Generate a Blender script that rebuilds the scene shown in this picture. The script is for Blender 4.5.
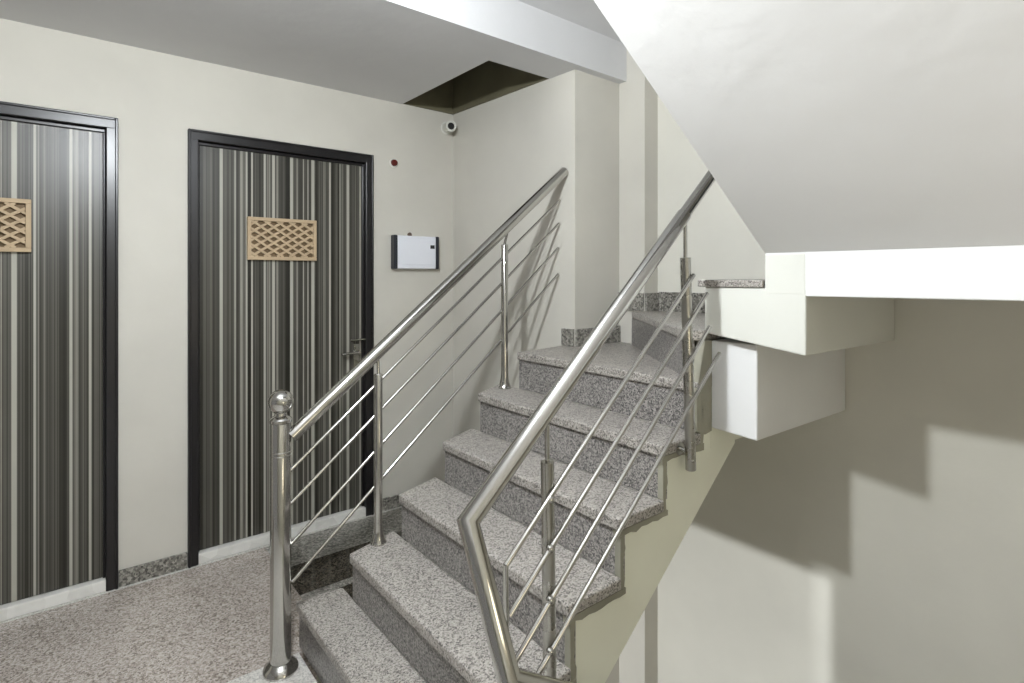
import bpy, bmesh, math, random
from mathutils import Vector, Matrix, Quaternion
S = bpy.context.scene
C = S.collection
for o in list(bpy.data.objects):
    bpy.data.objects.remove(o)

# ------------------------------------------------------------------ camera
cd = bpy.data.cameras.new('camera'); cam = bpy.data.objects.new('camera', cd); C.objects.link(cam)
cam.location = (0, 0, 1.40)
cam.rotation_euler = (math.pi/2, 0, -math.atan2(.628, .779))
cd.sensor_width = 36; cd.lens = 36*555/1024
cd.shift_y = -(341.5-275)/1024
cd.clip_start = .02
S.camera = cam
# ------------------------------------------------------------------ world, lamps, added fill lights, exposure
W = bpy.data.worlds.new('daylight'); S.world = W; W.use_nodes = True
wn = W.node_tree.nodes; wl = W.node_tree.links
bg = wn['Background']; bg.inputs[1].default_value = .20
bg.inputs[0].default_value = (1.0, .985, .955, 1)
LAMP = (0.22, .945, 2.31)
def point(name, loc, power, radius, col=(1, .97, .92)):
    l = bpy.data.lights.new(name, 'POINT'); l.energy = power; l.shadow_soft_size = radius; l.color = col
    o = bpy.data.objects.new(name, l); C.objects.link(o); o.location = loc
    return o
point('landing_lamp', LAMP, 95, .04, (.92, .965, 1.0))
point('lower_hall_lamp', (-1.2, 1.5, -.46), 210, .03, (.94, .97, 1.0))
point('stringer_fill', (.9, -.8, .9), 6, .25, (1, .88, .66))  # added fill that brightens the stringer side; no known lamp hangs here
ul = bpy.data.lights.new('soffit_fill', 'SPOT'); ul.energy = 62; ul.shadow_soft_size = .15; ul.spot_size = math.radians(84); ul.spot_blend = .35; ul.color = (1, .98, .96)
uo = bpy.data.objects.new('soffit_fill', ul); C.objects.link(uo); uo.location = (-1.3, -.6, 1.05)  # spot added behind the camera to brighten the soffit, not a room lamp
uo.rotation_euler = Vector((1, .14, 1.02)).to_track_quat('-Z', 'Y').to_euler()
S.view_settings.view_transform = 'Standard'; S.view_settings.look = 'None'
S.view_settings.exposure = 0.38; S.view_settings.gamma = 1; S.view_settings.use_curve_mapping = False

# ------------------------------------------------------------------ materials
def mat(name, col=(.8, .8, .8), rough=.6, metal=0.0):
    m = bpy.data.materials.new(name); m.use_nodes = True
    b = m.node_tree.nodes['Principled BSDF']
    b.inputs['Base Color'].default_value = (*col, 1); b.inputs['Roughness'].default_value = rough
    b.inputs['Metallic'].default_value = metal
    return m
def nodes(m): return m.node_tree.nodes, m.node_tree.links, m.node_tree.nodes['Principled BSDF']
def ramp(n, stops, interp='LINEAR'):
    r = n.new('ShaderNodeValToRGB'); cr = r.color_ramp; cr.interpolation = interp
    while len(cr.elements) > 1: cr.elements.remove(cr.elements[-1])
    cr.elements[0].position = stops[0][0]; cr.elements[0].color = (*stops[0][1], 1)
    for p, c in stops[1:]:
        e = cr.elements.new(p); e.color = (*c, 1)
    return r
def plaster(name, col, var=.05, bump=.12):
    m = mat(name, col, .62); n, l, b = nodes(m)
    tc = n.new('ShaderNodeTexCoord')
    nz = n.new('ShaderNodeTexNoise'); nz.inputs['Scale'].default_value = 2.3; nz.inputs['Detail'].default_value = 5
    l.new(tc.outputs['Object'], nz.inputs['Vector'])
    r = ramp(n, [(.3, tuple(c*(1-var) for c in col)), (.7, tuple(min(1, c*(1+var)) for c in col))])
    l.new(nz.outputs['Fac'], r.inputs['Fac']); l.new(r.outputs['Color'], b.inputs['Base Color'])
    n2 = n.new('ShaderNodeTexNoise'); n2.inputs['Scale'].default_value = 9; n2.inputs['Detail'].default_value = 4
    l.new(tc.outputs['Object'], n2.inputs['Vector'])
    bp = n.new('ShaderNodeBump'); bp.inputs['Strength'].default_value = bump; bp.inputs['Distance'].default_value = .02
    l.new(n2.outputs['Fac'], bp.inputs['Height']); l.new(bp.outputs['Normal'], b.inputs['Normal'])
    b.inputs['Specular IOR Level'].default_value = .3
    return m
def granite(name, stops, scale=95, rough=.35, blotch=.0, fine=260):
    m = mat(name, (.4, .4, .4), rough); n, l, b = nodes(m)
    tc = n.new('ShaderNodeTexCoord')
    v = n.new('ShaderNodeTexVoronoi'); v.inputs['Scale'].default_value = scale; v.inputs['Randomness'].default_value = 1
    l.new(tc.outputs['Object'], v.inputs['Vector'])
    sp = n.new('ShaderNodeSeparateColor'); l.new(v.outputs['Color'], sp.inputs['Color'])
    nz = n.new('ShaderNodeTexNoise'); nz.inputs['Scale'].default_value = fine; nz.inputs['Detail'].default_value = 3
    l.new(tc.outputs['Object'], nz.inputs['Vector'])
    nb = n.new('ShaderNodeTexNoise'); nb.inputs['Scale'].default_value = 3.0; nb.inputs['Detail'].default_value = 3
    l.new(tc.outputs['Object'], nb.inputs['Vector'])
    mx = n.new('ShaderNodeMath'); mx.operation = 'MULTIPLY_ADD'; mx.inputs[1].default_value = .55
    l.new(sp.outputs['Red'], mx.inputs[0])
    m2 = n.new('ShaderNodeMath'); m2.operation = 'MULTIPLY'; m2.inputs[1].default_value = .45
    l.new(nz.outputs['Fac'], m2.inputs[0]); l.new(m2.outputs[0], mx.inputs[2])
    m3 = n.new('ShaderNodeMath'); m3.operation = 'MULTIPLY_ADD'; m3.inputs[1].default_value = blotch
    l.new(nb.outputs['Fac'], m3.inputs[0]); l.new(mx.outputs[0], m3.inputs[2])
    m4 = n.new('ShaderNodeMath'); m4.operation = 'SUBTRACT'; m4.inputs[1].default_value = blotch*.5
    l.new(m3.outputs[0], m4.inputs[0])
    r = ramp(n, stops); l.new(m4.outputs[0], r.inputs['Fac']); l.new(r.outputs['Color'], b.inputs['Base Color'])
    return m
def stripes(name):
    m = mat(name, (.2, .2, .2), .36); n, l, b = nodes(m)
    tc = n.new('ShaderNodeTexCoord'); sx = n.new('ShaderNodeSeparateXYZ'); l.new(tc.outputs['Object'], sx.inputs['Vector'])
    def nz(scale, detail, off):
        a = n.new('ShaderNodeMath'); a.operation = 'ADD'; a.inputs[1].default_value = off; l.new(sx.outputs['X'], a.inputs[0])
        t = n.new('ShaderNodeTexNoise'); t.noise_dimensions = '1D'; t.inputs['Scale'].default_value = scale
        t.inputs['Detail'].default_value = detail; t.inputs['Roughness'].default_value = .6
        l.new(a.outputs[0], t.inputs['W']); return t
    a = nz(21, 3, 5.37)
    r = ramp(n, [(.33, (.012, .011, .007)), (.44, (.030, .028, .021)), (.49, (.10, .096, .08)), (.53, (.032, .03, .024)), (.59, (.055, .052, .043)), (.63, (.26, .25, .215)), (.69, (.08, .075, .062))])
    l.new(a.outputs['Fac'], r.inputs['Fac'])
    c = nz(44, 1, 11.9)
    r2 = ramp(n, [(.565, (0, 0, 0)), (.64, (1, 1, 1))]); l.new(c.outputs['Fac'], r2.inputs['Fac'])
    mx = n.new('ShaderNodeMix'); mx.data_type = 'RGBA'
    l.new(r2.outputs['Color'], mx.inputs['Factor']); l.new(r.outputs['Color'], mx.inputs['A'])
    mx.inputs['B'].default_value = (.37, .36, .31, 1)
    l.new(mx.outputs['Result'], b.inputs['Base Color'])
    return m
def steel(name, rough=.12, col=(.53, .52, .495)):
    m = mat(name, col, rough, 1.0); n, l, b = nodes(m)
    tc = n.new('ShaderNodeTexCoord'); nz = n.new('ShaderNodeTexNoise'); nz.inputs['Scale'].default_value = 14; nz.inputs['Detail'].default_value = 4
    l.new(tc.outputs['Object'], nz.inputs['Vector'])
    r = ramp(n, [(.35, (rough*.7,)*3), (.7, (rough*1.5,)*3)]); l.new(nz.outputs['Fac'], r.inputs['Fac'])
    l.new(r.outputs['Color'], b.inputs['Roughness'])
    return m
M = {}
M['wall'] = plaster('cream_wall_paint', (.59, .569, .51))
M['wall_back'] = plaster('cream_stairwell_paint', (.69, .672, .60))
M['white'] = plaster('white_wall_paint', (.79, .79, .785), .02)
M['block'] = plaster('cream_white_paint', (.69, .69, .635), .03)
M['ceil'] = plaster('ceiling_paint', (.65, .65, .655), .03)
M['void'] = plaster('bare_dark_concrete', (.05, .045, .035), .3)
M['stringer'] = plaster('yellowish_stringer_paint', (.84, .84, .71), .04)
M['concrete'] = plaster('bare_concrete', (.30, .29, .23), .35, .6)
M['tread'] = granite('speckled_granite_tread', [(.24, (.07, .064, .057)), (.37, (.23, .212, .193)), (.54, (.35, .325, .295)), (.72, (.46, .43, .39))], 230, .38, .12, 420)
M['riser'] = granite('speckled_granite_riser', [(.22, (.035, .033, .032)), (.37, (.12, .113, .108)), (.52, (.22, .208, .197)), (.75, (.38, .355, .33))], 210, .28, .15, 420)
M['floor'] = granite('brown_granite_floor', [(.2, (.16, .135, .115)), (.38, (.34, .295, .26)), (.55, (.44, .39, .35)), (.75, (.56, .51, .47))], 170, .20, .22, 380)
M['skirt'] = granite('grey_granite_skirting', [(.2, (.05, .048, .04)), (.42, (.17, .16, .14)), (.6, (.26, .25, .22)), (.78, (.40, .38, .34))], 110, .3, .5)
M['border'] = granite('pale_granite_border', [(.25, (.33, .32, .30)), (.5, (.54, .52, .49)), (.75, (.64, .62, .58))], 210, .28, .1)
M['marble'] = granite('white_marble', [(.3, (.68, .67, .63)), (.6, (.78, .77, .73))], 12, .3, .1, 30)
M['frame'] = mat('dark_brown_gloss_paint', (.010, .009, .010), .3)
M['stripe'] = stripes('striped_laminate')
M['wood'] = plaster('pale_wood', (.44, .335, .215), .10, .2)
M['steel'] = steel('polished_steel')
M['dark_steel'] = steel('dull_steel', .28, (.42, .41, .38))
M['plastic_white'] = mat('white_plastic', (.80, .82, .88), .35)
M['plastic_dark'] = mat('dark_blue_plastic', (.012, .014, .022), .3)
M['black'] = mat('black_plastic', (.008, .008, .008), .4)
M['red'] = mat('dark_red_plastic', (.11, .014, .010), .3)
M['pvc'] = mat('grey_white_pvc', (.66, .66, .60), .45)

# ------------------------------------------------------------------ mesh helpers
def V(*a): return Vector(a)
class MB:
    def __init__(s): s.bm = bmesh.new()
    def quadbox(s, lo, hi):                       # lo, hi: two lists of n points (bottom loop, top loop)
        bm = s.bm; a = [bm.verts.new(p) for p in lo]; b = [bm.verts.new(p) for p in hi]; n = len(lo)
        bm.faces.new(a[::-1]); bm.faces.new(b)
        for i in range(n): bm.faces.new((a[i], a[(i+1) % n], b[(i+1) % n], b[i]))
        return s
    def box(s, x0, x1, y0, y1, z0, z1):
        p = [(x0, y0), (x1, y0), (x1, y1), (x0, y1)]
        return s.quadbox([(x, y, z0) for x, y in p], [(x, y, z1) for x, y in p])
    def prism(s, pts, z0, z1):
        return s.quadbox([(x, y, z0) for x, y in pts], [(x, y, z1) for x, y in pts])
    def prism_y(s, pts, y0, y1):                  # polygon in x, z extruded along y
        return s.quadbox([(x, y0, z) for x, z in pts], [(x, y1, z) for x, z in pts])
    def tube(s, pts, r, seg=20, cap=True):        # polyline sweep with mitred bends
        pts = [Vector(p) for p in pts]; n = len(pts); bm = s.bm; rings = []
        ds = [(pts[i+1]-pts[i]).normalized() for i in range(n-1)]
        ref = Vector((0, 0, 1)) if abs(ds[0].z) < .9 else Vector((1, 0, 0))
        u = ds[0].cross(ref).normalized(); v = ds[0].cross(u).normalized()
        off = [(u*math.cos(2*math.pi*k/seg)+v*math.sin(2*math.pi*k/seg))*r for k in range(seg)]
        cur = [pts[0]+o for o in off]; rings.append([bm.verts.new(p) for p in cur])
        for i in range(1, n):
            d = ds[i-1]
            nrm = (ds[i-1]+ds[i]).normalized() if i < n-1 else d
            nxt = []
            for p in cur:
                t = (pts[i]-p).dot(nrm)/d.dot(nrm); nxt.append(p+d*t)
            cur = nxt; rings.append([bm.verts.new(p) for p in cur])
        for a, b in zip(rings, rings[1:]):
            for k in range(seg): bm.faces.new((a[k], a[(k+1) % seg], b[(k+1) % seg], b[k]))
        if cap: bm.faces.new(rings[0][::-1]); bm.faces.new(rings[-1])
        return s
    def lathe(s, prof, loc=(0, 0, 0), axis=(0, 0, 1), seg=28):   # prof: [(radius, height)]
        bm = s.bm; q = Vector((0, 0, 1)).rotation_difference(Vector(axis).normalized()); L = Vector(loc); rings = []
        for r, h in prof:
            rings.append([bm.verts.new(L+q @ Vector((r*math.cos(2*math.pi*k/seg), r*math.sin(2*math.pi*k/seg), h))) for k in range(seg)] if r > 1e-6
                         else [bm.verts.new(L+q @ Vector((0, 0, h)))])
        for a, b in zip(rings, rings[1:]):
            for k in range(seg):
                k2 = (k+1) % seg
                if len(a) == 1 and len(b) == 1: continue
                if len(a) == 1: bm.faces.new((a[0], b[k2], b[k]))
                elif len(b) == 1: bm.faces.new((a[k], a[k2], b[0]))
                else: bm.faces.new((a[k], a[k2], b[k2], b[k]))
        if len(rings[0]) > 1: bm.faces.new(rings[0][::-1])
        if len(rings[-1]) > 1: bm.faces.new(rings[-1])
        return s
    def sphere(s, loc, r, seg=28):
        return s.lathe([(r*math.sin(math.pi*i/16), -r*math.cos(math.pi*i/16)) for i in range(17)], loc, seg=seg)
    def build(s, name, m, parent=None, smooth=False, bevel=0, seg=2):
        bmesh.ops.recalc_face_normals(s.bm, faces=s.bm.faces)
        me = bpy.data.meshes.new(name); s.bm.to_mesh(me); s.bm.free()
        me.materials.append(m)
        o = bpy.data.objects.new(name, me); C.objects.link(o)
        if smooth:
            for p in me.polygons: p.use_smooth = True
            try: me.set_sharp_from_angle(angle=math.radians(35))
            except Exception: pass
        if bevel:
            b = o.modifiers.new('bevel', 'BEVEL'); b.width = bevel; b.segments = seg; b.limit_method = 'ANGLE'
        if parent: o.parent = parent; o.matrix_parent_inverse = parent.matrix_basis.inverted()
        return o
def tag(o, label, cat, group=None, kind=None):
    o['label'] = label; o['category'] = cat
    if group: o['group'] = group
    if kind: o['kind'] = kind
    return o
def empty(name, loc):
    o = bpy.data.objects.new(name, None); C.objects.link(o); o.location = loc; o.empty_display_size = .1
    return o
def struct(o, label, cat): return tag(o, label, cat, kind='structure')

# ------------------------------------------------------------------ the room shell
YA = 3.05                                         # plane of the wall with the two doors
D1 = (-.759, .187); D2 = (.459, 1.405); DT = 2.10
w = MB()
for x0, x1, z0 in ((-3.2, D1[0], -.05), (D1[0], D1[1], DT), (D1[1], D2[0], -.05), (D2[0], D2[1], DT), (D2[1], 2.0, -.05)):
    w.box(x0, x1, YA, YA+.18, z0, 2.92)
struct(w.build('wall_left', M['wall']), 'cream painted wall holding the two dark striped doors', 'wall')
PC = [(1.968, 3.23), (1.968, 3.05), (2.010, 1.985), (2.52, 1.985), (2.52, 3.23)]
struct(MB().prism(PC, -1.6, 2.92).build('wall_far', M['wall']), 'cream wall return behind the upper end of the left railing, with an outer corner', 'wall')
XB = 2.46
struct(MB().box(XB, XB+.15, -1.6, 1.98, -1.6, 3.4).build('wall_back', M['wall_back']), 'cream back wall of the stairwell crossed by a zigzag shadow', 'wall')
struct(MB().box(2.35, XB, 1.815, 1.985, -1.6, 2.64).build('trim_1', M['wall']), 'cream pilaster in the corner of the stairwell above the top steps', 'pilaster')
struct(MB().box(-3.2, XB, -1.12, -1.0, -1.6, 3.4).build('wall_right_blocker', plaster('taupe_blocker_paint', (.46, .44, .37))), 'unseen taupe wall right of the camera, added to cut side light', 'wall')  # unseen wall added to block side ambient; its tone sets the bounce
# ceilings
YF = 1.935
c = MB().box(-3.2, 1.60, YF, YA, 2.44, 2.4755).box(1.60, 2.36, YF, 2.165, 2.44, 2.4755).box(-3.2, 2.36, YF, YF+.035, 2.475, 2.64)
struct(c.build('ceiling', M['ceil']), 'grey-white lowered ceiling above the doors with a dark square opening in its far corner', 'ceiling')
struct(MB().box(-3.2, XB, .853, YF, 2.64, 2.75).box(-3.2, -.1, -1.6, .853, 2.64, 2.75).build('ceiling_upper', M['ceil']), 'darker raised ceiling strip between the beam and the sloping soffit', 'ceiling')
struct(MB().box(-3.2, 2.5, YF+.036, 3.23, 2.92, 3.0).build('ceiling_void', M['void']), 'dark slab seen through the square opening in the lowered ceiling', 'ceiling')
struct(MB().box(1.45, 1.968, YA-.012, YA, 2.442, 2.92).prism([(1.956, 3.05), (1.998, 1.985), (2.010, 1.985), (1.968, 3.05)], 2.442, 2.92).build('trim_8', plaster('unpainted_cement', (.13, .12, .075), .3)), 'unpainted olive-grey cement wall inside the ceiling opening', 'wall patch')
# floors
struct(MB().box(-3.2, .676, -1.6, 2.10, -.15, 0).build('floor', M['border']), 'pale grey granite landing floor beneath the newel post', 'floor')
struct(MB().box(-3.2, .80, 2.10, YA-.03, -.15, 0).build('floor_hallway', M['floor']), 'brown speckled granite floor in front of the doors', 'floor')
M['reflection_floor'] = granite('granite_with_door_reflection', [(.25, (.018, .015, .011)), (.5, (.05, .043, .033)), (.75, (.11, .095, .075))], 150, .09, .3, 300)  # dark tone stands for the door's reflection, put into the granite colour
struct(MB().box(.80, 1.95, 2.10, 2.42, -.15, 0).box(.80, 1.95, 2.47, 2.74, -.15, 0).build('floor_corner', M['reflection_floor']), 'polished granite floor behind the first steps, dark door reflection in its colour', 'floor')
struct(MB().box(.80, 1.95, 2.42, 2.47, -.15, 0).box(.80, 1.95, 2.74, YA-.03, -.15, 0).build('floor_strip', M['skirt']), 'grey granite floor strips behind the first steps', 'floor')
struct(MB().box(-3.2, 1.95, YA-.03, YA+.01, -.15, 0.001).build('floor_edge', M['border']), 'narrow pale granite edge strip of floor along the door wall', 'floor')
lf = MB()
for k in range(7):
    lf.box(.69+.205*k, 2.46 if k == 6 else .69+.205*(k+1), -.2, .84, -.173*(k+1)-.2, -.173*(k+1))
lf.box(.68, XB, .84, 1.99, -1.6, -1.42)
struct(lf.build('lower_flight', M['tread']), 'granite steps going down into the stairwell below the landing', 'floor')  # unseen steps of the flight going down, with the slab below
struct(MB().box(.60, .675, -1.6, 1.221, -1.6, -.15).build('wall_lower_blocker', M['void']), 'unseen dark wall under the landing edge, added to block hall light', 'wall')  # unseen blocker added to limit the hall lamp's spread on the back wall
# skirting
struct(MB().box(D1[1]+.002, D2[0]-.002, YA-.014, YA, 0, .074).build('baseboard_left', M['skirt'], bevel=.002), 'grey granite skirting strip on the wall between the two doors', 'skirting')
struct(MB().box(D2[1]+.002, 1.966, YA-.014, YA, 0, .074).build('baseboard_far', M['skirt'], bevel=.002), 'grey granite skirting on the wall right of the second door', 'skirting')

# ------------------------------------------------------------------ doors
def door(n, x0, x1, label, vent):
    fw = .045
    root = empty(f'door_{n}', ((x0+x1)/2, YA, 0)); struct(root, label, 'door')
    def fr(name, *b):
        o = MB().box(*b).build(name, M['frame'], root, bevel=.004); return o
    fr('frame_jamb', x0, x0+fw, YA-.018, YA+.10, 0, DT-fw)
    fr('frame_jamb', x1-fw, x1, YA-.018, YA+.10, 0, DT-fw)
    fr('frame_head', x0, x1, YA-.018, YA+.10, DT-fw-.005, DT)
    fr('frame_stop', x0+fw, x1-fw, YA+.012, YA+.03, DT-fw-.022, DT-fw-.005)
    for a, b_ in ((x0+fw, x0+fw+.010), (x1-fw-.010, x1-fw)):
        fr('frame_stop', a, b_, YA+.012, YA+.03, 0.05, DT-fw-.02)
    for a, b_ in ((x0, x0+.012), (x1-.012, x1)):
        fr('frame_bead', a, b_, YA-.024, YA-.017, 0, DT)
    fr('frame_bead', x0+.012, x1-.012, YA-.024, YA-.017, DT-.012, DT)
    lf = MB().box(x0+fw+.003, x1-fw-.003, YA+.022, YA+.06, .052, DT-fw-.010).build('leaf', M['stripe'], root, bevel=.002)
    # lattice vent
    vx0, vx1, vz0, vz1 = vent; y1 = YA+.022; y0 = y1-.022; b = .018
    g = MB().box(vx0, vx1, y0, y1, vz0, vz0+b).box(vx0, vx1, y0, y1, vz1-b, vz1).box(vx0, vx0+b, y0, y1, vz0+b, vz1-b).box(vx1-b, vx1, y0, y1, vz0+b, vz1-b)
    g.build('vent_frame', M['wood'], root, bevel=.002)
    gl = MB(); ix0, ix1, iz0, iz1 = vx0+b, vx1-b, vz0+b, vz1-b
    nw, nh = 5, 4.5; cw = (ix1-ix0)/nw; ch = (iz1-iz0)/nh; t = .0115
    def clip(p, q):
        (xa, za), (xb, zb) = p, q; d = (xb-xa, zb-za); t0, t1 = 0, 1
        for pp, qq in ((-d[0], xa-ix0), (d[0], ix1-xa), (-d[1], za-iz0), (d[1], iz1-za)):
            if pp == 0: continue
            r = qq/pp
            if pp < 0: t0 = max(t0, r)
            else: t1 = min(t1, r)
        return ((xa+d[0]*t0, za+d[1]*t0), (xa+d[0]*t1, za+d[1]*t1)) if t1-t0 > .01 else None
    for s in (1, -1):
        for k in range(-8, 14):
            xa = ix0+cw*k; p = (xa, iz0 if s > 0 else iz1)
            q = (xa+cw*nh, iz1 if s > 0 else iz0)
            r = clip(p, q)
            if not r: continue
            (a0, a1), (b0, b1) = r; dx, dz = b0-a0, b1-a1; L = math.hypot(dx, dz)
            if L < .012: continue
            nx, nz = -dz/L*t/2, dx/L*t/2
            gl.quadbox([(a0-nx, y0+.003+.001*s, a1-nz), (b0-nx, y0+.003+.001*s, b1-nz), (b0+nx, y0+.003+.001*s, b1+nz), (a0+nx, y0+.003+.001*s, a1+nz)],
                       [(a0-nx, y1, a1-nz), (b0-nx, y1, b1-nz), (b0+nx, y1, b1+nz), (a0+nx, y1, a1+nz)])
    gl.build('vent_lattice', M['wood'], root)
    MB().box(ix0, ix1, y1-.003, y1-.0005, iz0, iz1).build('vent_backing', mat(f'vent_backing_{n}', (.17, .115, .06), .7), root)
    # threshold
    MB().box(x0+.004, x1-.004, YA-.012, YA+.10, 0, .050).build('threshold', M['marble'], root, bevel=.004)
    return root
d1 = door(1, *D1, 'striped dark-framed door cut off by the left edge of the photo', (-.46, -.108, 1.495, 1.714))
d2 = door(2, *D2, 'striped dark-framed door behind the newel post and left railing', (.727, 1.080, 1.478, 1.699))
# lever handle of the second door
hx, hz = 1.315, .955; yl = YA+.022
h = MB().box(hx-.016, hx+.016, yl-.006, yl, hz-.10, hz+.045).build('handle_plate', M['dark_steel'], d2, bevel=.003)
MB().lathe([(.009, 0), (.009, .05)], (hx, yl, hz), (0, -1, 0), 16).build('handle_spindle', M['steel'], d2, True)
MB().tube([(hx+.006, yl-.045, hz), (hx-.07, yl-.048, hz), (hx-.10, yl-.045, hz-.004)], .008, 12).build('handle_lever', M['steel'], d2, True)
MB().box(hx-.045, hx+.09, yl-.035, yl-.022, hz+.068, hz+.078).build('bolt', M['steel'], d2, bevel=.003)

# ------------------------------------------------------------------ the stairs
H = .173
NX = [.676, .838, 1.043, 1.248, 1.453, 1.657]     # nosing of each step
YR, YL = 1.06, 2.02
TT = .036
st = empty('staircase', (.676, 1.54, 0))
tag(st, 'speckled grey granite staircase climbing to the right between two steel railings', 'staircase')
NS = .012
def tread(pts, z, bev=.006):
    return MB().prism(pts, z-TT, z).build('tread', M['tread'], st, bevel=bev)
def riser(a, b, z0, z1, th=.02):
    a = Vector((*a, 0)); b = Vector((*b, 0)); d = (b-a).normalized(); n = Vector((-d.y, d.x, 0))*th
    if n.x < 0 and abs(d.y) > .9: n = -n
    p = [a, b, b+n, a+n]
    return MB().quadbox([(q.x, q.y, z0) for q in p], [(q.x, q.y, z1) for q in p]).build('riser', M['riser'], st)
for i, x in enumerate(NX[:5]):
    z = H*(i+1); nx = NX[i+1]
    yl = (YL+.115, YL, YL, YL, YL+.03)[i]; yb = (.10, .07, .08, .10, .15)[i]+YL
    tread([(x, YR-.004), (nx+NS+.002, YR-.004), (nx+NS+.002, yb), (x, yl)], z)
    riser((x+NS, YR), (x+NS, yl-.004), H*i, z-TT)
# winder steps
z6, z7, z8 = H*6, H*7, H*8
tread([(NX[5], YR-.004), (1.72, 1.10), (2.345, 1.81), (2.345, 1.98), (2.012, 1.98), (2.006, 2.06), (NX[5], YL)], z6)
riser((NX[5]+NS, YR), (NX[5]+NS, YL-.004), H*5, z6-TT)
p7a, p7b = (1.655, 1.105), (2.27, 1.85)
tread([p7a, (1.70, 1.065), (XB, 1.065), (XB, 1.81), (2.345, 1.81), (2.30, 1.86)], z7)
riser((1.675, 1.108), (2.30, 1.86), z6, z7-TT, -.02)
MB().prism([(1.692, 1.085), (1.694, .858), (2.455, .858), (2.455, 1.085)], z8-.024, z8).build('tread', M['tread'], st, bevel=.004)
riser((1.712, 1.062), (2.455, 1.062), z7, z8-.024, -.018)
# sloping concrete body under the straight flight
SL = .784
def sof(x): return .7985+SL*(x-1.912)
pr = [(NX[0]+NS+.02, 0)]
for i, x in enumerate(NX):
    pr.append((x+NS+.02, H*(i+1)-TT))
    if i < 5: pr.append((NX[i+1]+NS+.02, H*(i+1)-TT))
xe = 1.74
pr += [(1.74, z6-TT), (1.74, sof(1.74)), (NX[0]+NS+.02, sof(NX[0]+NS+.02))]
def sawtooth(name, m, y0, y1, upto):
    mb = MB()
    for i, x in enumerate(NX):
        a = x+NS+.0201; b = (NX[i+1]+NS+.02) if i < 5 else upto
        mb.prism_y([(a, sof(a)), (b, sof(b)), (b, H*(i+1)-TT-.0005), (a, H*(i+1)-TT-.0005)], y0, y1)
    return mb.build(name, m, st)
sawtooth('flight_body', M['stringer'], YR+.004, 2.0, 1.90)
# rough cement edging under the tread ends and beside the risers
ed = MB()
random.seed(4)
for i, x in enumerate(NX[:5]):
    nx = NX[i+1]; z = H*(i+1)-TT; n = 9
    xs = [x+.004+(nx+NS+.018-x)*k/n for k in range(n+1)]
    lo = [z-.012-random.random()*.012 for _ in xs]
    pts = [(xs[k], lo[k]) for k in range(n+1)]+[(xs[-1], z), (xs[0], z)]
    ed.prism_y(pts, YR-.002, YR+.02)
    zz = [z+H*.0+(H-.0)*k/6 for k in range(7)]
    if i < 5:
        pr2 = [(nx+NS-.001, q) for q in (z, z+H-.001)]+[(nx+NS+.012+random.random()*.012, z+H-(H*k/6)) for k in range(7)]
        ed.prism_y(pr2, YR-.001, YR+.02)
ed.build('cement_edging', M['concrete'], st)
# bare concrete patch at the end of the stringer
MB().prism_y([(1.652, .875), (1.70, .856), (1.741, .862), (1.741, z7-TT), (1.70, z7-TT), (1.652, z6-TT)], YR, YR+.03).build('bare_concrete_patch', M['concrete'], st)
# box-shaped blocks under the turning steps
def block(name, x0, y0, y1, z0a, z0b, z1, m, ext=False):
    mb = MB(); X2 = XB-.002; p = [(x0, y0), (X2, y0), (X2, y1), (x0, y1)]
    mb.quadbox([(x0, y0, z0a), (X2, y0, z0a-.01), (X2, y1, z0b-.01), (x0, y1, z0b)], [(x, y, z1) for x, y in p])
    if ext: mb.box(x0-.0005, 1.80, y0+.001, .8535, z1-.02, 1.466)
    return mb.build(name, m, st, bevel=.005)
block('winder_block', 1.742, .90, 1.062, .862, .872, z7-TT-.001, M['white'])['label'] = 'lower white block under the turning steps'
block('winder_block', 1.70, .73, 1.062, 1.160, 1.203, z8-.025, M['block'], True)['label'] = 'upper cream-white block under the turning steps'
MB().prism([(1.74, 1.063), (2.45, 1.063), (2.45, 1.805), (2.345, 1.805), (2.345, 1.98), (2.05, 1.98), (1.90, 1.98)], .80, z6-TT-.001).build('turning_slab', M['stringer'], st)
MB().prism([(1.72, 1.10), (2.45, 1.066), (2.45, 1.80), (2.32, 1.805)], z6-TT, z7-TT-.001).build('turning_step_core', M['concrete'], st)
# upper flight: landing edge and sloping soffit
uf = empty('stair_flight', (1.7, .4, 1.34))
tag(uf, 'upper stair flight seen from below, a white sloping soffit ending in a bright beam', 'staircase')
MB().quadbox([(1.702, -.99, 1.350), (2.455, -.99, 1.350), (2.455, .853, 1.336), (1.702, .853, 1.336)], [(1.702, -.99, 1.56), (2.455, -.99, 1.56), (2.455, .853, 1.56), (1.702, .853, 1.56)]).build('landing_beam', M['white'], uf, bevel=.003)
x_end = -1.2; k = .703
us = MB()
zt = lambda x: 1.469+k*(1.70-x)
us.quadbox([(1.6999, -.99, zt(1.70)), (1.6999, .853, zt(1.70)), (x_end, .853, zt(x_end)), (x_end, -.99, zt(x_end))],
           [(1.6999, -.99, zt(1.70)+.09), (1.6999, .853, zt(1.70)+.09), (x_end, .853, zt(x_end)+.25), (x_end, -.99, zt(x_end)+.25)])
us.build('sloping_soffit', M['white'], uf)
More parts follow.
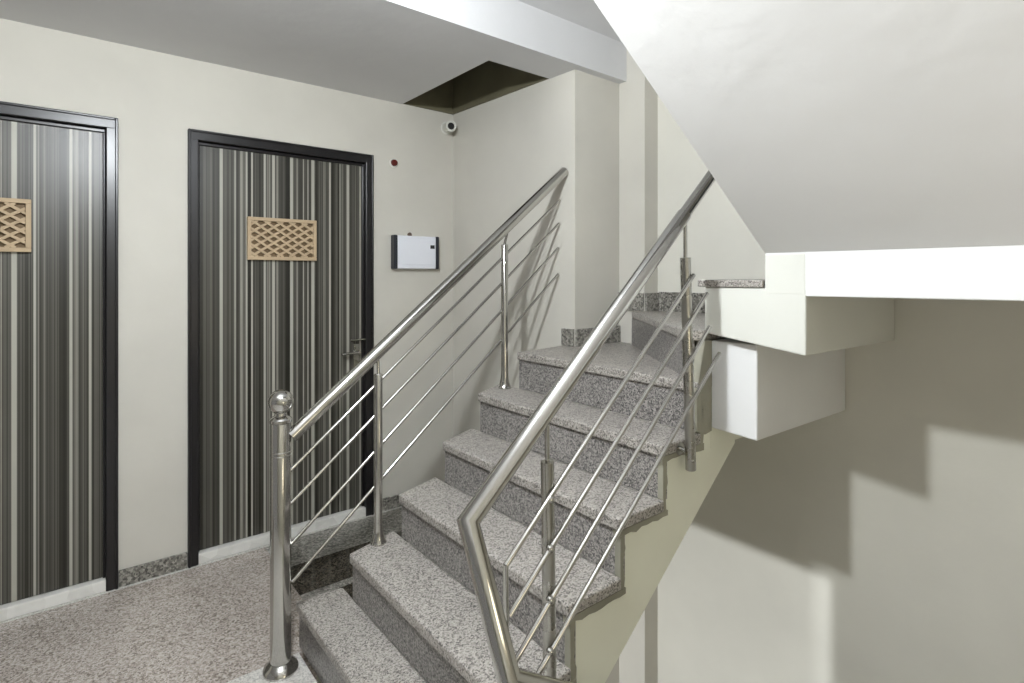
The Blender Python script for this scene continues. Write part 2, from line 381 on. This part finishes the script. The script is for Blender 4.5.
# granite skirting tiles around the turning steps
def skirt(n, a, b, z0, hgt, label, parts=1):
    a = Vector((*a, 0)); b = Vector((*b, 0)); d = b-a; nrm = Vector((d.y, -d.x, 0)).normalized()*.013
    mb = MB()
    for i in range(parts):
        p = a+d*(i/parts); q = a+d*((i+1)/parts)-d.normalized()*.003
        pts = [p, q, q+nrm, p+nrm]
        mb.quadbox([(v.x, v.y, z0) for v in pts], [(v.x, v.y, z0+hgt) for v in pts])
    struct(mb.build(f'trim_{n}', M['skirt'], bevel=.002), label, 'skirting')
skirt(3, (2.0065, 2.07), (2.010, 1.985), z6, .088, 'small granite skirting tile left of the wall corner at the stair top')
skirt(4, (2.011, 1.985), (2.35, 1.985), z6, .088, 'granite skirting tiles along the wall right of the outer corner', 3)
skirt(5, (2.35, 1.985), (2.35, 1.815), z7, .095, 'granite skirting tile at the foot of the corner pilaster')
skirt(6, (2.35, 1.815), (XB, 1.815), z7, .095, 'dark granite skirting tile on the side of the corner pilaster')
skirt(7, (XB, 1.80), (XB, 1.07), z7, .10, 'granite skirting tiles on the back wall above the turning step', 2)

# ------------------------------------------------------------------ left railing
YW = 2.03
lr = empty('stair_railing', (.596, 2.045, 0))
tag(lr, 'polished steel railing with ball-topped newel post along the left of the steps', 'railing')
nw = MB().lathe([(.0352, 0), (.0352, .876), (.033, .88)], (.596, 2.045, 0)).build('newel_post', M['steel'], lr, True)
MB().lathe([(.058, 0), (.060, .008), (.056, .018), (.044, .028), (.0365, .036)], (.596, 2.045, 0)).build('base_flange', M['steel'], nw, True)
MB().lathe([(.034, .876), (.0385, .880), (.0385, .890), (.034, .895), (.022, .903), (.020, .915)], (.596, 2.045, 0)).build('collar', M['steel'], nw, True)
MB().sphere((.596, 2.045, .951), .0435).build('ball_finial', M['steel'], nw, True)
for zr in (.775, .762):
    MB().lathe([(.0353, zr), (.0362, zr+.002), (.0353, zr+.004)], (.596, 2.045, 0)).build('ring', M['dark_steel'], nw, True)
ra, rb = Vector((.628, YW, .826)), Vector((1.997, 2.048, 1.932))
rd = (rb-ra)
MB().tube([ra, rb], .025, 28).build('handrail', M['steel'], lr, True)
bars = [((.623, .704), (1.947, 1.778)), ((.623, .585), (1.942, 1.660)), ((.627, .442), (1.936, 1.537)), ((.631, .307), (1.936, 1.405))]
WC = lambda y: 1.968+(3.05-y)*(2.010-1.968)/(3.05-1.985)-.004
for (xa, za), (xb, zb) in bars:
    e = Vector((xb, YW, zb)); s = Vector((xa, YW, za)); e = Vector((0, 0, 1.4))+(e-Vector((0, 0, 1.4)))*(2.0/xb)
    MB().tube([s, e], .0062, 12).build('rail_bar', M['steel'], lr, True)
def bal(x, z0, z1, parent, y=YW):
    zt_ = ra.z+(x-ra.x)*rd.z/rd.x-.02
    b = MB().lathe([(.0165, z0), (.0165, z1-.004), (.0145, z1)], (x, y, 0), seg=20).build('baluster', M['steel'], parent, True)
    MB().lathe([(.031, z0), (.032, z0+.006), (.026, z0+.016), (.019, z0+.045), (.0166, z0+.08)], (x, y, 0), seg=24).build('base_flange', M['steel'], b, True)
    MB().tube([(x, y, z1-.001), (x, ra.y+(rb.y-ra.y)*(x-ra.x)/rd.x, zt_)], .0062, 12).build('pin', M['steel'], b, True)
bal(.961, H*2, 1.012, lr)
bal(1.622, H*5, 1.545, lr, 2.068)

# ------------------------------------------------------------------ right railing
rr = empty('stair_railing', (.9, .99, .28))
tag(rr, 'polished steel railing with bent handrail along the open right side of the steps', 'railing')
P0 = Vector((.655, .82, .634)); P1 = Vector((.667, .975, .876)); P2 = Vector((1.698, 1.03, 1.740))
PL = Vector((1.35, .82, .634-.695*.66))
dd = (P2-P1).normalized()
MB().tube([P2-dd*.235, P1, P0, PL], .0228, 28).build('handrail', M['steel'], rr, True)
side = Vector((0, 0, 1)).cross(dd).normalized(); up = dd.cross(side)
MB().tube([P2-dd*.24, P2], .0195, 24).build('handrail_end', M['steel'], rr, True)
for q in (.10, ):
    MB().tube([P2-dd*.234+side*-.0195+up*.003, P2-dd*.002+side*-.0195+up*.003], .0028, 8).build('slot', M['black'], rr, True)
rb_ = [((.773, .981, .746), (1.575, 1.023, 1.400)), ((.783, .981, .629), (1.661, 1.028, 1.339)), ((.776, .981, .497), (1.678, 1.029, 1.228)), ((.776, .981, .376), (1.745, 1.033, 1.133))]
EY = Vector((0, 0, 1.4))
front = lambda p: EY+(Vector(p)-EY)*.979       # the bars run along the near side of the posts
rb_ = [(front(a), front(b)) for a, b in rb_]
for a, b in rb_:
    MB().tube([a, b], .0066, 12).build('rail_bar', M['steel'], rr, True)
MB().tube([front((.773, .981, .749)), front((.775, .981, .372))], .0066, 12).build('end_bar', M['steel'], rr, True)
def rpost(x, y, z0, z1, zs, tilt=0):
    f = (x-P1.x)/(P2.x-P1.x); zr = P1.z+(P2.z-P1.z)*f-.02; yr = P1.y+(P2.y-P1.y)*f
    p = MB().tube([(x+tilt, y, z0), (x, y, z1)], .0165, 20).build('baluster', M['dark_steel'], rr, True)
    MB().tube([(x, y, z1-.002), (x-.003, yr, zr)], .0062, 12).build('pin', M['steel'], p, True)
    for zk in zs:
        MB().sphere((x-.012, y-.022, zk), .0105, 14).build('bar_clamp', M['steel'], p, True)
    zb = z0+.05
    MB().tube([(x+tilt, y, zb), (x+tilt-.01, YR-.004, zb+.012)], .008, 12).build('bracket_arm', M['dark_steel'], p, True)
    MB().lathe([(.02, 0), (.02, .006)], (x+tilt-.01, YR-.0005, zb+.012), (0, -1, 0), 16).build('bracket_plate', M['dark_steel'], p, True)
rpost(.908, .990, .28, .950, (.868, .751, .630, .507), .01)
rpost(1.528, 1.022, .778, 1.455, (), .03)

# ------------------------------------------------------------------ small wall fittings
pb = empty('distribution_board', (1.69, YA, 1.43)); tag(pb, 'white rectangular electrical box with dark side strips on the wall beside the door', 'electrical box')
MB().box(1.546, 1.812, YA-.045, YA, 1.438, 1.638).build('cover', M['plastic_white'], pb, bevel=.006)
MB().box(1.552, 1.806, YA-.049, YA-.044, 1.462, 1.615).build('lid', M['plastic_white'], pb, bevel=.002)
MB().box(1.523, 1.546, YA-.050, YA, 1.436, 1.640).build('side_strip', M['plastic_dark'], pb, bevel=.006)
MB().box(1.812, 1.832, YA-.050, YA, 1.436, 1.640).build('side_strip', M['plastic_dark'], pb, bevel=.006)
MB().box(1.768, 1.798, YA-.052, YA-.048, 1.563, 1.585).build('switch_window', M['black'], pb, bevel=.002)
MB().sphere((1.640, YA-.02, 1.646), .014, 14).build('knob', mat('brown_knob', (.12, .08, .06), .5), pb, True)
rbn = empty('wall_sounder', (1.549, YA, 2.07)); tag(rbn, 'tiny dark red round fitting on the wall right of the second door', 'wall fitting')
MB().lathe([(.028, 0), (.028, .008), (.022, .012)], (1.540, YA, 2.073), (0, -1, 0)).build('base', M['pvc'], rbn, True)
MB().lathe([(.021, .011), (.018, .024), (0, .030)], (1.540, YA, 2.073), (0, -1, 0)).build('button', M['red'], rbn, True)
ps = empty('pipe_stub', (1.915, YA-.05, 2.36)); tag(ps, 'small white pipe end with dark hole on the wall below the ceiling opening', 'pipe')
ax = Vector((-.3, -1, -.12)).normalized(); c0 = Vector((1.915, YA, 2.345))
MB().lathe([(.040, 0), (.040, .012), (.032, .016), (.032, .10), (.034, .102), (.034, .115), (.022, .115), (.022, .06), (0, .06)], c0, ax, 24).build('pipe', M['pvc'], ps, True)
MB().lathe([(.0219, .0605), (.0219, .108), (0, .108)], c0, ax, 24).build('hole', M['black'], ps, True)
